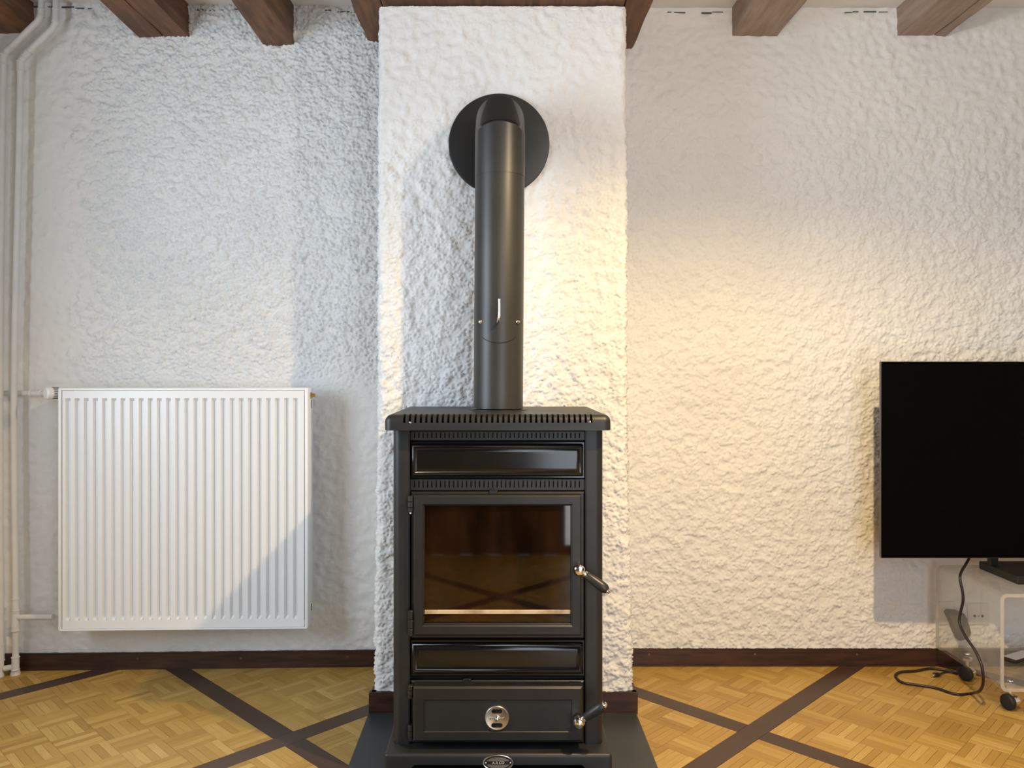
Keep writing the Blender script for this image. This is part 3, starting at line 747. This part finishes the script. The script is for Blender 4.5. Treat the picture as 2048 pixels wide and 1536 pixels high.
# ------------------------------------------------------------------ radiator (built in its own axes, turned with the wall)
RW, RH, RDp = .876, .866, .105
a_ = math.atan(.030)
RO = thing('radiator', (fx(120, 2.863), 2.863, .199), 'large white panel radiator with vertical flutes on the white wall', 'radiator', rz=a_)
nf_, xm = 26, .0175
pitch = (RW - 2 * xm) / nf_; prof = [(0, 0)]
for k in range(nf_):
    x = xm + k * pitch
    prof += [(x + pitch * .06, 0), (x + pitch * .19, 1), (x + pitch * .46, 1), (x + pitch * .59, 0)]
prof.append((RW - .008, 0)); prof[0] = (.008, 0)
zr = [(.004, 0), (.034, 0), (.044, 1), (RH - .046, 1), (RH - .036, 0), (RH - .010, 0)]
b = BM(); g = [[b.verts.new((x, -.0 + .0125 * dx * dz_, z)) for x, dx in prof] for z, dz_ in zr]
for r0, r1 in zip(g, g[1:]):
    for j in range(len(prof) - 1): b.faces.new((r0[j], r0[j + 1], r1[j + 1], r1[j]))
bo = [b.verts.new((x, .02, .004)) for x, _ in (prof[0], prof[-1])]; to_ = [b.verts.new((x, .02, RH - .010)) for x, _ in (prof[0], prof[-1])]
b.faces.new([g[0][0], bo[0], bo[1]] + list(reversed(g[0][1:]))); b.faces.new(list(g[-1]) + [to_[1], to_[0]])
bmesh.ops.recalc_face_normals(b, faces=b.faces)
if sum(f.normal.y for f in b.faces if abs(f.normal.y) > .9) > 0: bmesh.ops.reverse_faces(b, faces=b.faces)
obj('front_panel', b, M['rad'], RO, world=False, smooth=20)
b = BM(); box(b, .012, RW - .012, .078, .088, .01, RH - .012, .002, 1); obj('rear_panel', b, M['rad'], RO, world=False)
b = BM(); box(b, .014, RW - .014, .022, .076, .02, RH - .03); obj('convector_core', b, M['rad_dark'], RO, world=False)
for sx in (0, 1):
    x0 = -.006 if sx == 0 else RW - .006
    b = BM(); box(b, x0, x0 + .012, -.003, RDp - .015, 0, RH, .0025, 2)
    if sx: pass
    obj('side_cover', b, M['rad'], RO, world=False)
b = BM(); box(b, .004, RW - .004, -.001, .004, RH - .008, RH, .001, 1); box(b, .004, RW - .004, .084, .089, RH - .008, RH, .001, 1)
for k in range(60):
    x = .012 + (RW - .024) * k / 59; box(b, x - .0015, x + .0015, .004, .084, RH - .004, RH - .001)
tag(obj('top_grille', b, M['rad'], RO, world=False), kind='stuff')
b = BM(); box(b, -.003, RW + .003, -.003, .004, -.003, .003, .001, 1); obj('bottom_edge', b, M['rad'], RO, world=False)
b = BM(); lathe(b, (RW + .005, .045, RH - .028), (1, 0, 0), [(.012, 0), (.012, .005), (.007, .006), (.007, .016), (.004, .017)], 6); obj('vent_plug', b, M['brass'], RO, world=False)
for za, zb in ((RH - .075, RH - .045), (.045, .07)):
    b = BM(); box(b, RW + .0055, RW + .0072, .055, .062, za, zb); obj('side_slot', b, M['rad_dark'], RO, world=False)
# thermostatic valve, facing outwards to the left
vz = 1.13 - (786 - 740) / 1600 * 2.90 - .199
b = BM(); d = Vector((-.66, -.75, 0)).normalized(); c0 = Vector((-.001, .045, vz))
lathe(b, c0, d, [(.012, 0), (.012, .008), (.021, .012), (.022, .020)], 24); obj('valve_body', b, M['rad'], RO, world=False)
b = BM(); lathe(b, c0 + d * .020, d, [(.0225, 0), (.0225, .004), (.0205, .005), (.0205, .030), (.0225, .034), (.022, .046), (.017, .051), (.004, .052)], 32)
val = obj('thermostat_head', b, M['rad'], RO, world=False, smooth=30)
b = BM(); s_ = d.orthogonal().normalized(); t_ = d.cross(s_)
for j in range(20):
    a = 2 * math.pi * j / 20; c_ = c0 + d * .038 + (s_ * math.cos(a) + t_ * math.sin(a)) * .0206
    mt = Matrix.Translation(c_) @ Matrix((s_ * math.cos(a) + t_ * math.sin(a), -s_ * math.sin(a) + t_ * math.cos(a), d)).transposed().to_4x4()
    q = BM(); box(q, -.0006, .0008, -.0012, .0012, -.010, .010); bmesh.ops.transform(q, matrix=mt, verts=q.verts)
    tmp = bpy.data.meshes.new('t'); q.to_mesh(tmp); q.free(); b.from_mesh(tmp); bpy.data.meshes.remove(tmp)
o = obj('grip_slots', b, M['rad_dark'], RO, world=False); o.parent = val; tag(o, kind='stuff')
b = BM(); lz = 1.13 - (1235 - 740) / 1600 * 2.9 - .199
lathe(b, (-.006, .045, lz), (-1, 0, 0), [(.0135, 0), (.0145, .002), (.0145, .010), (.009, .012), (.009, .020)], 8); obj('lockshield', b, M['dark_nut'], RO, world=False)

# ------------------------------------------------------------------ heating pipes in the corner
PZ = 2.955
def ppts(l): return [P(x, y, PZ) for x, y in l]
def hpipe(top, base, label, branches, collars, flare_at):
    r_ = thing('heating_pipe', base, label, 'pipe', 'vertical heating pipes')
    b = BM(); tube(b, top, .0112, 20); obj('riser', b, M['pipe_paint'], r_, smooth=50)
    for c0, c1, rr in collars:
        b = BM(); v0, v1 = Vector(c0), Vector(c1); ln = (v1 - v0).length
        lathe(b, v0, v1 - v0, [(rr - .001, 0), (rr + .0018, .0012), (rr + .0018, .0035), (rr, .005), (rr, ln - .005), (rr + .0018, ln - .0035), (rr + .0018, ln - .0012), (rr - .001, ln)], 20)
        obj('fitting', b, M['pipe_paint'], r_)
    for br in branches:
        b = BM(); tube(b, br, .0105, 16); obj('branch', b, M['pipe_paint'], r_)
    b = BM(); lathe(b, flare_at, (0, 0, 1), [(.0175, .0), (.0170, .004), (.0135, .02), (.0120, .05)], 20); obj('floor_collar', b, M['pipe_paint'], r_)
    return r_
fa = G(31, 1349); fb = G(-2, 1353)
A = spline([P(31, 1345, fa.y), P(31, 1200, PZ), P(28, 780, PZ), P(38, 300, PZ), P(41, 140, PZ)], 6)
A[0] = Vector((fa.x, fa.y, .001))
A += ppts([(42, 122), (50, 110), (104, 58), (111, 46), (112, 5)]); A += [P(112, -20, PZ)]
hpipe(A, fa, 'white heating pipe nearest the radiator, bent away under the ceiling',
      [[P(31, 1235, PZ), P(60, 1234, PZ), P(107, 1234, PZ - .03)], [P(30, 1333, PZ), P(9.5, 1337, PZ)]],
      [(P(31, 1222, PZ), P(31, 1196, PZ), .0122), (P(31, 1262, PZ), P(31, 1222, PZ), .0135), (P(31, 1340, PZ), P(31, 1313, PZ), .0130), (P(41, 143, PZ), P(41, 122, PZ), .0125), (P(47, 114, PZ), P(58, 103, PZ), .0125), (P(111, 45, PZ), P(112, 18, PZ), .0125)], fa)
B = spline([P(1, 1345, fb.y), P(1, 1200, PZ), P(0, 780, PZ), P(4, 300, PZ), P(7, 130, PZ)], 6)
B[0] = Vector((fb.x, fb.y, .001))
B += ppts([(8, 112), (16, 100), (74, 44), (82, 32), (83, 5)]); B += [P(83, -20, PZ)]
hpipe(B, fb, 'outer white heating pipe at the left edge, passing beside the rounded beam',
      [[P(2, 787, PZ + .036), P(45, 787, PZ + .036), P(92, 787, PZ - .01)]],
      [(P(1, 1322, PZ), P(1, 1288, PZ), .0130), (P(7, 130, PZ), P(7, 108, PZ), .0125), (P(10, 106, PZ), P(22, 94, PZ), .0125), (P(82, 33, PZ), P(83, 18, PZ), .0125), (P(62, 787, PZ + .020), P(84, 787, PZ - .001), .0120)], fb)

# ------------------------------------------------------------------ television
TY = 2.80; tx0, tz0, tz1 = fx(1762, TY), fz(1116, TY), fz(723, TY); tx1 = tx0 + 1.225
TVo = thing('television', ((tx0 + tx1) / 2, 2.82, .4025), 'large black flat television above the clear acrylic trolley', 'television')
b = BM(); box(b, tx0 + .0012, tx1 - .0012, TY, TY + .004, tz0 + .0012, tz1 - .0012, .0006, 1); obj('screen', b, M['tv_black'], TVo)
b = BM(); frame_ring(b, (tx0, tx1, tz0, tz1), (tx0 + .0012, tx1 - .0012, tz0 + .0012, tz1 - .0012), TY - .0005, TY + .012, .0002, .0002); obj('edge_frame', b, M['tv_edge'], TVo)
b = BM(); box(b, tx0 + .002, tx1 - .002, TY + .004, TY + .012, tz0 + .002, tz1 - .002); box(b, tx0 + .12, tx1 - .12, TY + .012, TY + .05, tz0 + .01, tz0 + .36, .01, 2); obj('rear_housing', b, M['plastic'], TVo)
bX0, bX1 = 1.754, 2.136; tz_ = .4025
b = BM(); box(b, bX0, bX1, 2.71, 2.93, tz_, tz_ + .028, .002, 1); obj('stand_base', b, M['plastic'], TVo)
for x in (bX0 + .002, bX1 - .032):
    b = BM(); box(b, x, x + .03, 2.865, 2.885, tz_ + .02, tz0 + .05, .002, 1); box(b, x, x + .03, TY + .03, 2.885, tz0 + .03, tz0 + .05, .002, 1); obj('stand_leg', b, M['plastic'], TVo)

# ------------------------------------------------------------------ acrylic trolley
AX0, AX1, AY0, AY1, AZ0, AZ1 = 1.627, 2.33, 2.60, 2.985, .0835, .4020
TR = thing('acrylic_trolley', ((AX0 + AX1) / 2, (AY0 + AY1) / 2, 0), 'clear acrylic trolley on black castors under the television', 'trolley')
def rrect(x0, x1, z0, z1, r, n=6):
    p = []
    for cx_, cz_, a0 in ((x1 - r, z0 + r, -90), (x1 - r, z1 - r, 0), (x0 + r, z1 - r, 90), (x0 + r, z0 + r, 180)):
        for k in range(n + 1):
            a = math.radians(a0 + 90 * k / n); p.append((cx_ + r * math.cos(a), cz_ + r * math.sin(a)))
    return p
o_ = rrect(AX0, AX1, AZ0, AZ1, .022); i_ = rrect(AX0 + .011, AX1 - .011, AZ0 + .011, AZ1 - .011, .012)
b = BM(); L1 = [[b.verts.new((x, y, z)) for x, z in q] for y, q in ((AY0 + .0012, o_), (AY1, o_), (AY1, i_), (AY0 + .0012, i_))]; n_ = len(o_)
for a, c in ((L1[0], L1[1]), (L1[1], L1[2]), (L1[2], L1[3])):
    for j in range(n_): b.faces.new((a[j], a[(j + 1) % n_], c[(j + 1) % n_], c[j]))
bmesh.ops.recalc_face_normals(b, faces=b.faces); obj('bent_shell', b, M['acrylic'], TR, smooth=30)
b = BM(); L1 = [[b.verts.new((x, y, z)) for x, z in q] for y, q in ((AY0, o_), (AY0, i_), (AY0 + .0012, i_), (AY0 + .0012, o_))]
for k in range(4):
    a, c = L1[k], L1[(k + 1) % 4]
    for j in range(n_): b.faces.new((a[j], a[(j + 1) % n_], c[(j + 1) % n_], c[j]))
bmesh.ops.recalc_face_normals(b, faces=b.faces); obj('front_edge', b, M['acrylic_edge'], TR, smooth=30)
b = BM(); L1 = [[b.verts.new((x, y, z)) for x, z in q] for y, q in ((AY1, o_), (AY1, i_), (AY1 + .0012, i_), (AY1 + .0012, o_))]
for k in range(4):
    a, c = L1[k], L1[(k + 1) % 4]
    for j in range(n_): b.faces.new((a[j], a[(j + 1) % n_], c[(j + 1) % n_], c[j]))
obj('back_edge', b, M['acrylic_edge'], TR, smooth=30)
def castor(x, y, rot):
    b = BM(); ax = Vector((math.cos(rot), math.sin(rot), 0)); wc = Vector((x, y, .026)) - ax * .010
    lathe(b, wc - ax * .011, ax, [(.012, 0), (.022, .001), (.026, .006), (.026, .016), (.022, .021), (.012, .022)], 28)
    w_ = obj('castor', b, M['rubber'], TR)
    b = BM(); lathe(b, wc + ax * .011, ax, [(.019, 0), (.0195, .004), (.019, .022), (.014, .024)], 28)
    lathe(b, (x, y, .030), (0, 0, 1), [(.006, 0), (.006, .040), (.017, .0425), (.018, .0515), (.006, .052)], 16)
    lathe(b, (x, y, AZ0 + .011), (0, 0, 1), [(.009, 0), (.008, .003), (.003, .005)], 12)
    obj('castor_fork', b, M['chrome'], w_)
castor(1.700, 2.665, .35); castor(1.703, 2.915, .5); castor(AX1 - .07, 2.665, .35); castor(AX1 - .07, 2.915, .5)
# small remote lying in the trolley
q = P(2046, 1326, 2.80); zq = AZ0 + .0112
RM = thing('remote_control', (1.842, 2.855, zq), 'small dark remote with bright rim lying inside the acrylic trolley', 'remote', rz=.5)
b = BM(); box(b, -.045, .085, -.022, .022, .0, .014, .005, 2); obj('case', b, M['plastic'], RM, world=False)
b = BM(); box(b, -.043, .083, -.0225, .0225, .0135, .0155, .0008, 1); obj('rim', b, M['chrome'], RM, world=False)

# ------------------------------------------------------------------ cables
pts = [P(1939, 1105, 2.86), P(1937.5, 1118, 2.85), P(1923, 1143, 2.79), P(1920, 1158, 2.765), P(1925, 1183, 2.755), P(1926, 1202, 2.755), P(1921, 1225, 2.765), P(1919, 1246, 2.765), P(1931, 1273, 2.725), P(1949, 1299, 2.685), P(1960, 1322, 2.655), P(1965, 1340, 2.640), P(1966, 1366, 2.645), P(1959, 1382, 2.68),
       G(1942, 1387, .0055), G(1921, 1389, .0055), G(1902, 1386, .0055), G(1871, 1376, .0055), G(1836, 1370, .0055), G(1805, 1365, .0055), G(1791, 1352, .0055), G(1802, 1344, .0055), G(1831, 1342, .0055), G(1860, 1337, .0055), G(1893, 1341, .0055), G(1922, 1346, .0055)]
b = BM(); tube(b, spline(pts, 6), .0047, 10, mitre=False)
pc = thing('power_cable', pts[14], 'dark power cable hanging from the television and looping over the parquet', 'cable')
obj('cord', b, M['cable'], pc, smooth=60)
c1 = [G(1915, 1348, .004), G(1900, 1344, .004), G(1888, 1345, .005), G(1878, 1349, .008)]
sc_ = thing('plug_lead', G(1900, 1347, 0), 'short black lead with a small connector behind the cable loop', 'cable')
b = BM(); tube(b, spline(c1, 5), .0032, 10, mitre=False); obj('cord', b, M['cable'], sc_, smooth=60)
e0, e1 = c1[-1], G(1868, 1350, .008); d = (e1 - e0).normalized()
b = BM(); lathe(b, e0 - d * .004, d, [(.004, 0), (.0085, .010), (.0085, .026), (.007, .028)], 12); obj('connector', b, M['plastic'], sc_)
b = BM(); lathe(b, e0 + d * .023, d, [(.0062, 0), (.0062, .008)], 12); obj('connector_tip', b, M['chrome'], sc_)

# ------------------------------------------------------------------ wall sockets
y_ = YW - .0075
SK = thing('wall_socket', P(1937, 1225, YW - .002), 'white double wall socket plate seen through the acrylic trolley', 'socket')
b = BM(); pbox(b, 1879, 1912, 1203, 1249, y_, YW + .002, .0018, 2); obj('blank_plate', b, M['socket'], SK)
b = BM(); pbox(b, 1936, 1978, 1207, 1249, y_, YW + .002, .0018, 2); sp = obj('socket_plate', b, M['socket'], SK)
for px in (1949.5, 1965):
    b = BM(); c0 = P(px, 1232, y_); lathe(b, c0 + Vector((0, .001, 0)), (0, -1, 0), [(.0052, 0), (.0052, .0018), (.003, .0020)], 16); obj('pin_hole', b, M['rad_dark'], sp)
b = BM(); pbox(b, 1955, 1959.5, 1231, 1233.5, y_ - .0006, y_ + .001); obj('earth_clip', b, M['brass'], sp)

# slanted grey-brown block added for an unidentified patch, seen through the acrylic
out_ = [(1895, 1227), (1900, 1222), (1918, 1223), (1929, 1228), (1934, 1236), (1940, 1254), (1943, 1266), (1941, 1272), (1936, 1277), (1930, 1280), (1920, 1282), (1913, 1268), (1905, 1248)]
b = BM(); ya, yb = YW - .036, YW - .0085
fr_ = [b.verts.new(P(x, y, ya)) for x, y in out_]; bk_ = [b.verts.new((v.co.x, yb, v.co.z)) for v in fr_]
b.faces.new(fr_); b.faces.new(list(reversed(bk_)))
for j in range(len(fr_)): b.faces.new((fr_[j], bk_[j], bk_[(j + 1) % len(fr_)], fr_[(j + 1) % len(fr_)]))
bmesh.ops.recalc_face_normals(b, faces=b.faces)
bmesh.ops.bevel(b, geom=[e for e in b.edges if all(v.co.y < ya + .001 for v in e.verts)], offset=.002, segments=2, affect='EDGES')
tag(obj('slanted_patch', b, M['grey_patch']), 'slanted grey brown patch on the wall behind the hanging power cable', 'grey_patch')
